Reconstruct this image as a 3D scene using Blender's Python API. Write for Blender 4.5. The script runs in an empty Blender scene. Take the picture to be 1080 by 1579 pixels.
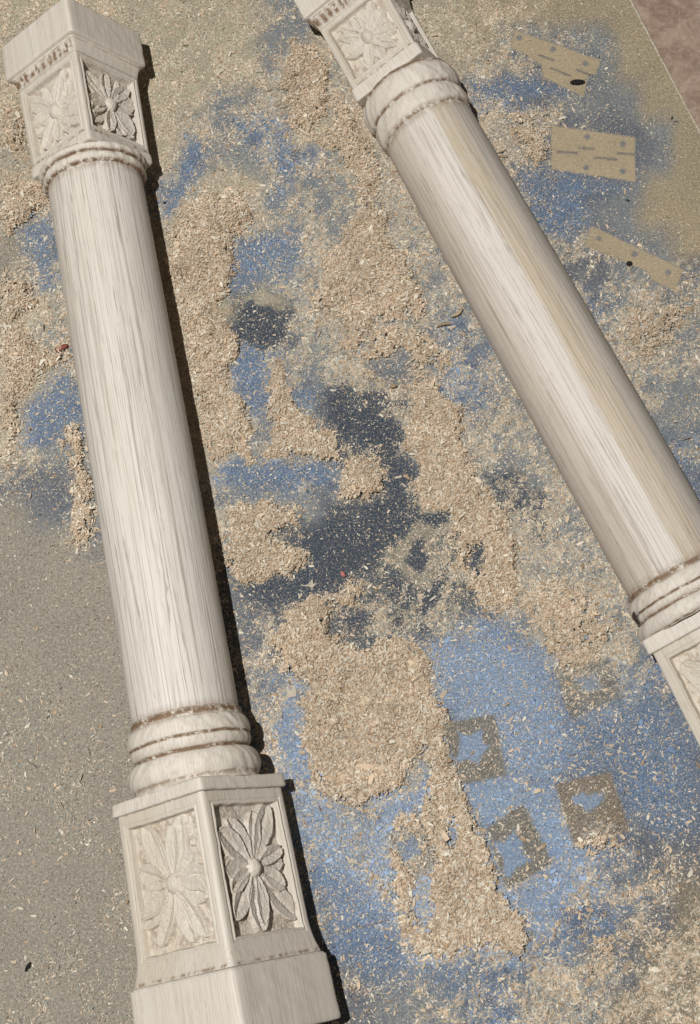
import bpy, math, random
import numpy as np
random.seed(7); rng = np.random.default_rng(7)
S = bpy.context.scene; C = S.collection

# ------------------------------------------------------------------ camera, world, lamp, exposure
H = .93; TILT = math.radians(17.5); F = 2280.0
cam = bpy.data.cameras.new('camera'); camo = bpy.data.objects.new('camera', cam); C.objects.link(camo)
camo.location = (0, 0, H); camo.rotation_euler = (TILT, 0, 0)
cam.sensor_fit = 'VERTICAL'; cam.sensor_height = 24; cam.lens = 24*F/1579
cam.clip_start = .02; cam.clip_end = 50
S.camera = camo
W = bpy.data.worlds.new('World'); S.world = W; W.use_nodes = True
W.node_tree.nodes['Background'].inputs[0].default_value = (1, .93, .84, 1)
W.node_tree.nodes['Background'].inputs[1].default_value = .06
ld = bpy.data.lights.new('work_lamp', 'POINT'); ld.energy = 141; ld.shadow_soft_size = .012; ld.color = (1, .985, .96)
lo = bpy.data.objects.new('work_lamp', ld); C.objects.link(lo); lo.location = (-.41, .12, 1.77)
S.view_settings.view_transform = 'Standard'; S.view_settings.look = 'None'
S.view_settings.exposure = 0; S.view_settings.gamma = 1; S.view_settings.use_curve_mapping = False

# ------------------------------------------------------------------ photo plane <-> world helpers
ct, st = math.cos(TILT), math.sin(TILT)
def at(px, py, z=0.0):
    dx = (px-540)/F; dy = -(py-789.5)/F
    d = np.array([dx, dy*ct+st, dy*st-ct])
    return np.array([0, 0, H]) + d*(z-H)/d[2]
def proj(x, y, z=0.0):
    dz = z-H
    yc = y*ct + dz*st; zc = -y*st + dz*ct
    return 540 + F*x/(-zc), 789.5 - F*yc/(-zc)

def hash2(ix, iy, s):
    n = (ix.astype(np.int64)*374761393 + iy.astype(np.int64)*668265263 + s*1442695041) & 0xffffffff
    n = ((n ^ (n >> 13))*1274126177) & 0xffffffff
    return ((n ^ (n >> 16)) & 0xffff)/65535.0
def vnoise(x, y, s=0):
    x = np.asarray(x, float); y = np.asarray(y, float)
    ix = np.floor(x); iy = np.floor(y); fx = x-ix; fy = y-iy
    fx = fx*fx*(3-2*fx); fy = fy*fy*(3-2*fy)
    a = hash2(ix, iy, s); b = hash2(ix+1, iy, s); c = hash2(ix, iy+1, s); d = hash2(ix+1, iy+1, s)
    return (a*(1-fx)+b*fx)*(1-fy) + (c*(1-fx)+d*fx)*fy
def fbm(x, y, s=0, o=4):
    r = 0; a = .5; t = 0
    for k in range(o):
        r = r + a*vnoise(x*2**k, y*2**k, s+k*17); t += a; a *= .55
    return r/t
def sstep(a, b, x):
    t = np.clip((x-a)/(b-a), 0, 1); return t*t*(3-2*t)

# ------------------------------------------------------------------ maps of paint and dust on the board
PAINT = """SSSSSSSSSMMSSSSSTTTTTTTT
SSSSSSSSSMMSSSSSTMMMMTTT
SSSSSSSSSMSMSSSSMKKKMTTT
SSSSSSSMMMSMMSSMBBKMMMTT
SSSSSSMMBBSSSSSSSMKKKKMT
GSSSSSBMMBBMMSMMMKKKMKMT
SSSSSBMSSMMMMMMMMMKBKMTT
MMBSSMSSMMMMMMMMMMBBMMTT
GMBSSSSSBBMMMMMMMMMKKMMT
GMBSSSSBBMMMMMMMMMMKKMMK
SSMMSSSSNNMMMMMMMMMMBMMM
SMMMSSSNNNMMMMMBMMMMMMMM
SSMMSSSSBBMMMMMBBMMMMMMM
SSBBSSSSBBBNNNMBBMMMMMMM
SBBMSSSSBMMNNNMMMMMMMMMM
SMMMSSSSMMMNNNMMMMMMMMBB
KKKMSSSLBBBBNNNMMNMMMMBB
GKKMSSSMMMMNNNNNMNNMMMBB
GGGKGGGMMNNNNNNNNMNMMMMM
GGGGGGGKNNNNNNNNNNMMMMMM
GGGGGGGKKNNNNNNNNMMNMMMM
GGGGGGGKKKNNNNNMBBMMBMMM
GGGGGGGKKKMMMMLBBBLMMMBM
GGGGGGGKKBLMLLLBBBLMMLBB
GGGGGGGMBBLLLLBBLBBBLBBB
GGGGGGGBBBLLLLMLBBLLBBBB
GGGGGGGBLLLLLLLLLLLBBBBK
GGGGGGGGLLLLLLLLLLLLLBBK
GGGGGGGGGLLLLLLLLLLLLBKK
GGGGGGGGGLBLLLLLLLLLLBKK
GGGGGGGGGGBBLLLLLLLLLMKH
GGGGGGGGGGBBBLLLLLLBBKKH
GGGGGGGGGGKBBBLLLLBBKKHH
GGGGGGGGGGKKKMMBBBMMMKHH
GGGGGGGGGGHKKMMMBBMMMHHH""".split()
DUST = """555544444433335554321100
555544444445655555443100
555555444556655555532110
766544434567755554431110
765544433565665666542110
433543332455666566632100
754543455545666655632100
854555776434666654431110
434557843355665454443322
555567832466764444443434
665567724567765444455454
764566513556554444456665
776566626655655434444655
753566664322566433444433
632566656421466554444432
632566655431366555444433
421455432251266543444332
212345543321266445544332
113233554311455556555443
111222442113354556555554
111112232244434555556554
111112223555544454556554
111112223566654432356543
121112224566644322255433
121112223666643322244322
221112334666655333333222
221112334666656433332211
221112334555555533433211
111112223444455543443211
111112222444555554454321
111112222334556644555432
111112222223566645443333
111112222222566666543444
111112222222344444554444
111112222222223344444444""".split()
PAL = dict(S=(.40, .35, .25), T=(.37, .30, .195), G=(.285, .256, .207), H=(.215, .18, .13), M=(.20, .22, .235), B=(.10, .168, .28),
           L=(.215, .305, .45), N=(.026, .042, .068), K=(.115, .13, .16))
PG = np.array([[PAL[c] for c in r] for r in PAINT]); DG = np.array([[int(c) for c in r] for r in DUST])/9.0
def lookup(G, px, py):
    x = np.clip((px-22)/45, 0, 22.999); y = np.clip((py-22)/45, 0, 33.999)
    i = x.astype(int); j = y.astype(int); fx = x-i; fy = y-j
    fx = fx*fx*(3-2*fx); fy = fy*fy*(3-2*fy)
    if G.ndim == 3: fx = fx[:, None]; fy = fy[:, None]
    return (G[j, i]*(1-fx)+G[j, i+1]*fx)*(1-fy) + (G[j+1, i]*(1-fx)+G[j+1, i+1]*fx)*fy
def polymask(px, py, poly, soft):
    """1 inside the polygon, fading over +-soft px"""
    P = np.array(poly, float); out = np.zeros(len(px))
    lo_, hi_ = P.min(0)-soft-1, P.max(0)+soft+1
    sel = np.nonzero((px > lo_[0]) & (px < hi_[0]) & (py > lo_[1]) & (py < hi_[1]))[0]
    if not len(sel): return out
    x = px[sel]; y = py[sel]; d = np.full(len(x), 1e9); ins = np.zeros(len(x), bool)
    for k in range(len(P)):
        a = P[k]; b = P[(k+1) % len(P)]; e = b-a
        t = np.clip(((x-a[0])*e[0]+(y-a[1])*e[1])/(e@e+1e-9), 0, 1)
        d = np.minimum(d, np.hypot(x-a[0]-t*e[0], y-a[1]-t*e[1]))
        if a[1] != b[1]:
            c = ((a[1] > y) != (b[1] > y)) & (x < (b[0]-a[0])*(y-a[1])/(b[1]-a[1])+a[0])
            ins ^= c
    out[sel] = sstep(-soft, soft, np.where(ins, d, -d))
    return out
# heaps of sawdust: (density, softness, outline)
HEAPS = [
 (1., 9, [(312,290),(375,305),(388,340),(362,372),(372,400),(367,440),(345,468),(365,500),(370,560),(360,592),(377,622),(385,660),(382,692),(402,706),(345,715),(322,708),(298,600),(278,500),(262,400),(252,370),(272,338)]),
 (1., 8, [(418,548),(438,560),(452,610),(478,640),(498,655),(528,688),(545,712),(505,714),(470,706),(408,708),(404,690),(414,640),(414,590)]),
 (1., 12, [(535,330),(572,310),(600,332),(592,365),(622,400),(650,440),(662,478),(602,484),(572,510),(564,540),(545,556),(528,540),(532,500),(500,482),(482,455),(490,428),(502,400),(536,360)]),
 (1., 7, [(452,58),(484,78),(506,120),(506,165),(490,196),(470,204),(440,196),(430,150),(440,95)]),
 (.85, 10, [(508,148),(535,150),(550,190),(580,230),(600,290),(575,330),(545,318),(530,255),(500,232),(474,206),(510,190)]),
 (.9, 12, [(600,395),(640,430),(668,488),(640,505),(600,500),(560,470)]),
 (.75, 12, [(600,500),(670,505),(700,540),(690,580),(625,600),(560,600),(548,560),(575,510)]),
 (1., 11, [(640,588),(682,588),(712,640),(722,690),(728,722),(750,765),(782,800),(798,850),(800,900),(790,940),(765,950),(720,910),(698,855),(690,800),(655,792),(638,770),(645,725),(622,700),(626,640)]),
 (1., 7, [(524,712),(585,694),(593,730),(590,772),(550,776),(520,760)]),
 (1., 8, [(345,790),(400,772),(470,790),(462,815),(420,828),(462,842),(482,856),(474,884),(436,892),(380,904),(356,892),(342,850)]),
 (1., 9, [(420,982),(448,940),(498,908),(548,898),(556,915),(520,938),(505,960),(530,985),(580,985),(640,992),(682,998),(692,1060),(688,1110),(700,1160),(722,1225),(745,1300),(772,1372),(818,1440),(806,1472),(720,1462),(700,1478),(648,1482),(622,1452),(612,1390),(592,1352),(578,1300),(600,1275),(622,1240),(600,1215),(562,1245),(530,1240),(482,1202),(466,1132),(460,1082),(468,1052),(430,1030)]),
 (.9, 9, [(0,286),(70,288),(78,322),(22,345),(0,366)]),
 (.85, 12, [(0,408),(55,435),(62,470),(30,500),(80,532),(108,520),(114,572),(66,585),(40,612),(26,680),(14,724),(0,724)]),
 (.85, 12, [(0,165),(45,172),(50,240),(0,236)]),
 (.85, 8, [(98,650),(126,650),(152,812),(122,850),(108,820),(114,740)]),
 (.85, 14, [(770,165),(836,180),(850,235),(822,292),(800,252)]),
 (.7, 22, [(930,470),(1080,430),(1080,500),(1020,560),(990,600),(955,545)]),
 (.75, 16, [(800,900),(880,880),(960,960),(940,1000),(930,1075),(870,1090),(850,1040),(820,960),(760,940)]),
 (.8, 14, [(560,1330),(620,1330),(640,1440),(610,1440),(560,1380)]),
 (.75, 10, [(890,1262),(950,1262),(965,1300),(920,1330),(870,1325),(882,1290)]),
 (.7, 16, [(860,1400),(900,1380),(940,1390),(880,1430),(850,1470),(820,1470),(830,1420)]),
 (.65, 20, [(900,1440),(1040,1300),(1060,1340),(960,1470),(900,1579),(860,1579)]),
]
# swept patches: (paint, opacity, dust density, softness, outline)
BARE = [
 ('B', .85, .10, 7, [(245,330),(262,290),(282,245),(296,215),(312,225),(305,260),(280,310),(262,345)]),
 ('B', .8, .25, 9, [(400,190),(450,205),(462,250),(450,300),(420,330),(405,300),(430,270),(425,230)]),
 ('B', .75, .25, 9, [(370,372),(460,345),(470,400),(452,440),(395,436),(372,400)]),
 ('N', .9, .12, 7, [(366,462),(400,470),(455,478),(438,520),(400,540),(372,520),(362,490)]),
 ('B', .9, .12, 7, [(372,530),(412,540),(412,600),(402,640),(385,640),(372,600),(360,582)]),
 ('N', .85, .08, 7, [(508,610),(545,622),(592,598),(605,612),(570,640),(612,640),(625,670),(610,700),(646,710),(630,750),(628,790),(690,800),(620,830),(590,870),(545,885),(500,915),(440,930),(380,930),(370,895),(440,895),(482,870),(470,840),(500,800),(560,790),(594,770),(595,715),(580,690),(530,675),(515,650)]),
 ('N', .9, .1, 5, [(650,800),(682,788),(690,800),(665,818),(648,808)]),
 ('N', .95, .08, 5, [(722,840),(740,830),(750,850),(735,890),(722,870)]),
 ('N', .9, .1, 5, [(648,912),(690,900),(670,930),(655,945)]),
 ('N', .85, .1, 6, [(530,960),(560,930),(570,945),(555,970),(535,975)]),
 ('N', .8, .15, 6, [(540,985),(570,975),(575,990),(550,1005)]),
 ('N', .8, .15, 4, [(742,725),(760,738),(785,755),(790,775),(778,785),(765,765),(748,742)]),
 ('B', .9, .12, 7, [(348,712),(500,716),(512,730),(490,742),(400,745),(345,738),(338,720)]),
 ('B', .75, .2, 12, [(680,985),(790,965),(820,990),(845,1040),(880,1110),(960,1090),(1010,1040),(1080,1180),(1080,1290),(1000,1290),(975,1230),(940,1190),(800,1200),(780,1100),(700,1110),(680,1060)]),
 ('L', .75, .22, 16, [(675,985),(760,970),(830,1000),(860,1080),(880,1150),(840,1200),(780,1190),(700,1105),(676,1060)]),
 ('L', .6, .22, 9, [(460,1230),(520,1250),(560,1290),(545,1330),(580,1370),(610,1400),(615,1440),(520,1440),(490,1330)]),
 ('B', .55, .12, 12, [(490,1330),(530,1350),(560,1400),(615,1430),(640,1490),(720,1490),(720,1530),(560,1520),(520,1460)]),
 ('M', .7, .45, 9, [(622,1190),(652,1150),(662,1190),(640,1232),(606,1246)]),
 ('L', .7, .30, 8, [(560,1262),(592,1262),(604,1300),(600,1372),(570,1340)]),
 ('L', .7, .30, 9, [(640,1345),(668,1340),(664,1400),(646,1440),(634,1400)]),
 ('L', .8, .12, 6, [(590,1245),(640,1225),(652,1180),(662,1230),(640,1262),(600,1272)]),
 ('L', .8, .10, 5, [(684,1272),(700,1262),(708,1300),(696,1322)]),
 ('L', .9, .10, 6, [(722,1215),(800,1196),(812,1236),(752,1272)]),
 ('L', .9, .10, 5, [(806,1236),(845,1200),(878,1300),(900,1330),(850,1330)]),
 ('L', .8, .16, 7, [(782,1385),(850,1340),(900,1310),(890,1370),(850,1400),(845,1450),(815,1430)]),
 ('B', .8, .12, 6, [(905,1445),(960,1400),(1000,1370),(985,1400),(930,1445)]),
 ('B', .75, .15, 6, [(20,345),(78,330),(92,440),(75,450),(60,425)]),
 ('B', .8, .14, 7, [(60,600),(112,570),(120,635),(90,660),(60,700),(25,700),(35,640)]),
 ('L', .6, .12, 5, [(420,1120),(455,1060),(462,1130),(480,1205),(440,1180)]),
 ('B', .8, .05, 8, [(715,130),(800,118),(860,135),(880,150),(760,150)]),
 ('B', .65, .12, 9, [(790,260),(850,262),(985,288),(900,310),(870,370),(820,330)]),
 ('K', .55, .14, 7, [(560,560),(640,540),(630,590),(590,590)]),
 ('S', .9, .1, 4, [(378,455),(395,444),(415,442),(445,462),(440,475),(405,468)]),
 ('S', .9, .1, 4, [(318,712),(342,712),(345,735),(325,738)]),
 ('S', .8, .12, 4, [(500,172),(515,178),(510,200),(496,198)]),
]
TANH = (.43, .345, .22); BRN = (.16, .14, .10)
# flat ghosts left by sprayed hinges and plates: (colour, opacity, dust, softness, outline)
MARKS = [
 (TANH, .97, .08, 1.0, [(794,46),(927,93),(918,116),(908,114),(900,150),(838,119),(835,100),(788,72)]),
 (TANH, .97, .08, 1.0, [(850,193),(980,212),(979,246),(981,280),(850,261)]),
 (TANH, .95, .08, 1.0, [(912,348),(1055,416),(1041,450),(1004,430),(1000,419),(901,379)]),
 (BRN, .85, .25, 2.5, [(682,1116),(763,1101),(782,1196),(714,1210)]),
 (BRN, .85, .2, 2.5, [(750,1278),(808,1240),(852,1331),(782,1374)]),
 ((.20,.15,.09), .85, .2, 2.5, [(855,1208),(942,1190),(972,1282),(884,1300)]),
 (BRN, .8, .3, 5, [(596,1288),(646,1256),(684,1330),(634,1360)]),
 (BRN, .6, .3, 4, [(856,1032),(940,1015),(960,1075),(880,1110)]),
 ((.33,.29,.21), .65, .35, 5, [(645,802),(672,815),(664,838),(690,868),(650,912),(598,860),(620,835)]),
]
INNER = [
 ('L', .9, .1, 3, [(706,1126),(722,1134),(742,1122),(745,1142),(757,1150),(744,1162),(740,1178),(722,1170),(708,1176),(712,1150)]),
 ('L', .9, .06, 3, [(758,1298),(778,1296),(792,1280),(804,1300),(806,1318),(820,1326),(812,1336),(796,1334),(786,1356),(774,1340),(774,1324)]),
 ('L', .85, .1, 3, [(882,1228),(898,1222),(910,1230),(928,1218),(930,1232),(912,1250),(902,1256),(898,1244),(886,1242)]),
 ('L', .6, .2, 4, [(612,1302),(640,1290),(652,1320),(626,1330)]),
 ('L', .5, .3, 4, [(882,1044),(920,1036),(926,1060),(900,1066)]),
 ('N', .95, .1, 4, [(636,832),(652,826),(652,850),(664,868),(650,888),(628,866)]),
]
DOTS = [(801,58,6),(853,76,6),(903,98,6),(906,211,6),(961,222,6),(904,258,6),(961,264,6),(924,368,5.5),(979,392,6.5),(1031,420,6),(960,383,0.1)]
DASH = [(833,85,855,94),(850,105,879,117),(890,108,912,116),(858,234,891,236),(893,228,916,230),(918,243,951,246),(953,236,978,238)]
SCR = [(505,1441,602,1419)]

def fields_raw(px, py):
    """board colour, dust density, heap amount and clean marks"""
    wx = px + (fbm(px/38, py/38, 3)-.5)*34 + (fbm(px/9, py/9, 5)-.5)*9
    wy = py + (fbm(px/38, py/38, 9)-.5)*34 + (fbm(px/9, py/9, 11)-.5)*9
    col = lookup(PG, wx, wy); den = lookup(DG, wx, wy)
    # broken darker and greyer passes of the spray can, thin cracks of deeper blue
    isb = np.clip((col[:, 2]-col[:, 0])/.10, 0, 1)
    k = (isb*(.35+.9*sstep(.35, .62, fbm(px/45+7, py/45, 121, 4)))/1.25)[:, None]
    col = col*(1-k) + (col*.5+np.array((.17, .18, .185))*.5)*k
    dk = (isb*sstep(.52, .70, fbm(px/17+3, py/17, 131, 4))*.55)[:, None]; col = col*(1-dk) + col*np.array((.42, .46, .55))*dk
    ve = (isb*sstep(.06, .0, np.abs(fbm(px/12+50, py/12, 141, 3)-.5))*.35)[:, None]; col = col*(1-ve) + col*np.array((.5, .58, .75))*ve
    rg = 1-np.abs(fbm(px/34+(py/60), py/48, 151, 4)-.5)*9
    den = np.clip(den + ((fbm(px/26, py/26, 21, 5)-.5)*.95 + (fbm(px/8, py/8, 25, 3)-.5)*.55 + .22*np.clip(rg, -.5, 1))*sstep(.15, .4, den), 0, 1)
    gm = np.clip(1-np.abs(col-np.array(PAL['G'])).sum(1)/.2, 0, 1)
    den = np.clip(den + gm*.26*sstep(.50, .68, fbm(px/60+9, py/75, 211, 4)), 0, 1)
    heap = np.zeros(len(px))
    hx = px + (fbm(px/30, py/30, 33)-.5)*34 + (fbm(px/9, py/9, 35)-.5)*22
    hy = py + (fbm(px/30, py/30, 39)-.5)*34 + (fbm(px/9, py/9, 41)-.5)*22
    for d, s, P in HEAPS:
        heap = np.maximum(heap, d*polymask(hx, hy, P, s*2.6+6))
        halo = polymask(hx*1.3-px*.3, hy*1.3-py*.3, P, s*2+34)
        den = np.maximum(den, d*.85*halo*(.5+.95*fbm(px/11, py/11, 161, 3)))
    heap = sstep(.22, .80, heap + (fbm(px/7, py/7, 171, 3)-.5)*1.0*sstep(0, .2, heap)*sstep(1.25, .8, heap))*np.clip(heap*1.6, 0, 1)
    den = np.maximum(den, heap)
    for c, o, d, s, P in BARE:
        if c in 'LB': d = d+.13
        m = polymask(hx*.8+px*.2, hy*.8+py*.2, P, s*2.0+3); m = m*sstep(.05, .45, m+(fbm(px/9, py/9, 181, 3)-.5)*.8*(m < .98)); mo = (m*o)[:, None]
        col = col*(1-mo) + np.array(PAL[c])*mo
        den = den*(1-m*.9) + d*m*.9; heap = heap*(1-m)
    qx = px + (fbm(px/6, py/6, 51)-.5)*2; qy = py + (fbm(px/6, py/6, 53)-.5)*2
    heap_l = sstep(.35, .9, heap); clean = np.zeros(len(px))
    for c, o, d, s, P in MARKS[:3]:                          # spray that gathered round the hinges
        m = (polymask(px*.8+hx*.2, py*.8+hy*.2, P, 26)*.62)[:, None]; col = col*(1-m) + np.array((.115, .135, .18))*m
    for c, o, d, s, P in MARKS:
        m = polymask(qx, qy, P, s)*(1-heap_l*.35); mo = (m*o)[:, None]
        col = col*(1-mo) + np.array(c)*mo; heap = heap*(1-.88*m)
        den = den*(1-m*.85) + d*m*.85
        if c is TANH: clean = np.maximum(clean, m)
    for c, o, d, s, P in INNER:
        m = polymask(hx*.4+px*.6, hy*.4+py*.6, P, s); mo = (m*o)[:, None]
        col = col*(1-mo) + np.array(PAL[c])*mo
        den = den*(1-m*.9) + d*m*.9; heap = heap*(1-m)
    for (cx, cy, r) in DOTS:
        m = .8*(1-sstep(r-2.6, r-.2, np.hypot(qx-cx, (qy-cy)*1.05)))[:, None]
        col = col*(1-m) + np.array((.13, .15, .19))*m
    for (x0, y0, x1, y1) in DASH+SCR:
        e = np.array([x1-x0, y1-y0], float); t = np.clip(((qx-x0)*e[0]+(qy-y0)*e[1])/(e@e), 0, 1)
        d = np.hypot(qx-x0-t*e[0], qy-y0-t*e[1])
        m = (.75*(1-sstep(.8, 2.4, d)))[:, None]
        col = col*(1-m) + np.array((.10, .10, .12))*m
    return col, den, heap, clean
# worked out once on a fine lattice of the board, then looked up
LS = 1.4; gx = np.arange(-110, 1190, LS); gy = np.arange(-110, 1690, LS); GXX, GYY = np.meshgrid(gx, gy)
_c, _d, _h, _q = fields_raw(GXX.ravel(), GYY.ravel())
def blur(a, r):
    for ax in (0, 1):
        c = np.cumsum(np.pad(a, [(r+1, r) if k == ax else (0, 0) for k in (0, 1)], 'edge'), ax)
        a = (np.take(c, range(2*r+1, c.shape[ax]), ax)-np.take(c, range(0, c.shape[ax]-2*r-1), ax))/(2*r+1)
    return a
_hh = blur(blur(_h.reshape(GXX.shape), 4), 4)
LAT = np.concatenate([_c.reshape(*GXX.shape, 3), _d.reshape(*GXX.shape, 1), _h.reshape(*GXX.shape, 1), _q.reshape(*GXX.shape, 1), _hh[..., None]], 2)
def fields(x, y):
    px, py = proj(x, y)
    u = np.clip((px-gx[0])/LS, 0, len(gx)-1.001); v = np.clip((py-gy[0])/LS, 0, len(gy)-1.001)
    i = u.astype(int); j = v.astype(int); fx = (u-i)[:, None]; fy = (v-j)[:, None]
    o = (LAT[j, i]*(1-fx)+LAT[j, i+1]*fx)*(1-fy) + (LAT[j+1, i]*(1-fx)+LAT[j+1, i+1]*fx)*fy
    return o[:, :3], o[:, 3], o[:, 4], o[:, 5], o[:, 6]

# ------------------------------------------------------------------ object helpers
def tag(o, label=None, cat=None, group=None, kind=None):
    if label: o['label'] = label
    if cat: o['category'] = cat
    if group: o['group'] = group
    if kind or cat: o['kind'] = kind or 'thing'
    return o
def mesh(name, verts, faces, mat=None, parent=None, smooth=True, attrs=None):
    me = bpy.data.meshes.new(name)
    verts = np.asarray(verts, np.float32)
    if isinstance(faces, np.ndarray):
        n, k = faces.shape
        me.vertices.add(len(verts)); me.vertices.foreach_set('co', verts.ravel())
        me.loops.add(n*k); me.loops.foreach_set('vertex_index', faces.ravel().astype(np.int32))
        me.polygons.add(n); me.polygons.foreach_set('loop_start', (np.arange(n)*k).astype(np.int32))
        me.polygons.foreach_set('loop_total', np.full(n, k, np.int32))
        me.update(calc_edges=True)
    else:
        me.from_pydata([tuple(map(float, v)) for v in verts], [], faces); me.update()
    if smooth: me.polygons.foreach_set('use_smooth', np.ones(len(me.polygons), bool))
    for an, arr in (attrs or {}).items():
        arr = np.asarray(arr, np.float32)
        if arr.ndim == 2:
            a = me.attributes.new(an, 'FLOAT_COLOR', 'POINT')
            if arr.shape[1] == 3: arr = np.concatenate([arr, np.ones((len(arr), 1), np.float32)], 1)
            a.data.foreach_set('color', arr.ravel())
        else:
            a = me.attributes.new(an, 'FLOAT', 'POINT'); a.data.foreach_set('value', arr)
    o = bpy.data.objects.new(name, me); C.objects.link(o)
    if mat: me.materials.append(mat)
    if parent: o.parent = parent
    return o

class NT:
    def __init__(s, name):
        s.m = bpy.data.materials.new(name); s.m.use_nodes = True; s.t = s.m.node_tree
        s.b = s.t.nodes['Principled BSDF']
    def n(s, typ, inp=None, **kw):
        nd = s.t.nodes.new(typ)
        for k, v in kw.items(): setattr(nd, k, v)
        for k, v in (inp or {}).items():
            if isinstance(v, bpy.types.NodeSocket): s.t.links.new(v, nd.inputs[k])
            else: nd.inputs[k].default_value = v
        return nd
    def link(s, a, b): s.t.links.new(a, b)
    def math(s, op, a, b=0.0, clamp=False):
        nd = s.n('ShaderNodeMath', {0: a, 1: b}, operation=op, use_clamp=clamp); return nd.outputs[0]
    def mix(s, f, a, b, mode='MIX'):
        nd = s.n('ShaderNodeMix', data_type='RGBA', blend_type=mode)
        for i, v in ((0, f), (6, a), (7, b)):
            if isinstance(v, bpy.types.NodeSocket): s.t.links.new(v, nd.inputs[i])
            else: nd.inputs[i].default_value = v if i == 0 else (*v, 1)
        return nd.outputs[2]
    def ramp(s, f, a, b):
        return s.n('ShaderNodeMapRange', {0: f, 1: a, 2: b, 3: 0.0, 4: 1.0}, interpolation_type='SMOOTHSTEP').outputs[0]
    def noise(s, vec, scale, detail=3, rough=.5, dist=0.0):
        return s.n('ShaderNodeTexNoise', {'Vector': vec, 'Scale': scale, 'Detail': detail, 'Roughness': rough, 'Distortion': dist}).outputs[0]
    def bump(s, h, strength, dist):
        nd = s.n('ShaderNodeBump', {'Strength': strength, 'Distance': dist, 'Height': h}); s.link(nd.outputs[0], s.b.inputs['Normal'])

def board_mat():
    t = NT('painted_hardboard'); co = t.n('ShaderNodeTexCoord').outputs['Object']
    base = t.n('ShaderNodeAttribute', attribute_name='paint').outputs['Color']
    dust = t.n('ShaderNodeAttribute', attribute_name='dust').outputs['Fac']
    n1 = t.noise(co, 900, 2, .6); n2 = t.noise(co, 330, 3, .6); n3 = t.noise(co, 30, 4, .6); n4 = t.noise(co, 1500, 1, .6)
    # mottled overspray: tiny dots of bare brown through the paint
    g1 = t.noise(co, 620, 2, .7); cln = t.math('SUBTRACT', 1.0, t.math('MULTIPLY', t.n('ShaderNodeAttribute', attribute_name='clean').outputs['Fac'], .45))
    c = t.mix(t.math('MULTIPLY', t.ramp(n1, .48, .64), .34), base, (.34, .29, .21))
    c = t.mix(t.math('MULTIPLY', t.ramp(g1, .50, .62), t.math('MULTIPLY', cln, .30)), c, (.05, .055, .065))
    c = t.mix(t.math('MULTIPLY', t.ramp(g1, .46, .36), t.math('MULTIPLY', cln, .38)), c, t.mix(.35, t.mix(1.0, c, (1.8, 1.8, 1.8), 'MULTIPLY'), (.5, .5, .46)))
    c = t.mix(t.math('MULTIPLY', t.ramp(n2, .52, .68), .16), c, (.05, .055, .065))
    c = t.mix(t.ramp(n3, .3, .75), c, (.80, .80, .80), 'MULTIPLY') if False else t.mix(t.math('MULTIPLY', t.ramp(n3, .35, .7), .14), c, (.08, .08, .08))
    # film of fine wood powder, broken up by the dust amount
    thr = t.math('SUBTRACT', .70, t.math('MULTIPLY', dust, .42))
    pw = t.n('ShaderNodeMapRange', {0: t.math('ADD', t.math('MULTIPLY', n4, .6), t.math('MULTIPLY', n2, .4)), 1: thr, 2: t.math('ADD', thr, .08), 3: 0.0, 4: 1.0}).outputs[0]
    pw = t.math('MULTIPLY', pw, t.math('ADD', .30, t.math('MULTIPLY', dust, .6)), True)
    c = t.mix(pw, c, (.50, .45, .34))
    sp = t.n('ShaderNodeTexVoronoi', {'Vector': co, 'Scale': 260.0}, feature='F1').outputs['Distance']
    c = t.mix(t.math('MULTIPLY', t.ramp(sp, .11, .04), .5), c, (.62, .60, .52))
    t.link(c, t.b.inputs['Base Color']); t.b.inputs['Roughness'].default_value = .75; t.b.inputs['Specular IOR Level'].default_value = .25
    t.bump(n1, .25, .0006)
    return t.m
def chip_mat():
    t = NT('sawdust_chips')
    base = t.n('ShaderNodeAttribute', attribute_name='tint').outputs['Color']
    t.link(base, t.b.inputs['Base Color']); t.b.inputs['Roughness'].default_value = .85; t.b.inputs['Specular IOR Level'].default_value = .2
    return t.m
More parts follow.
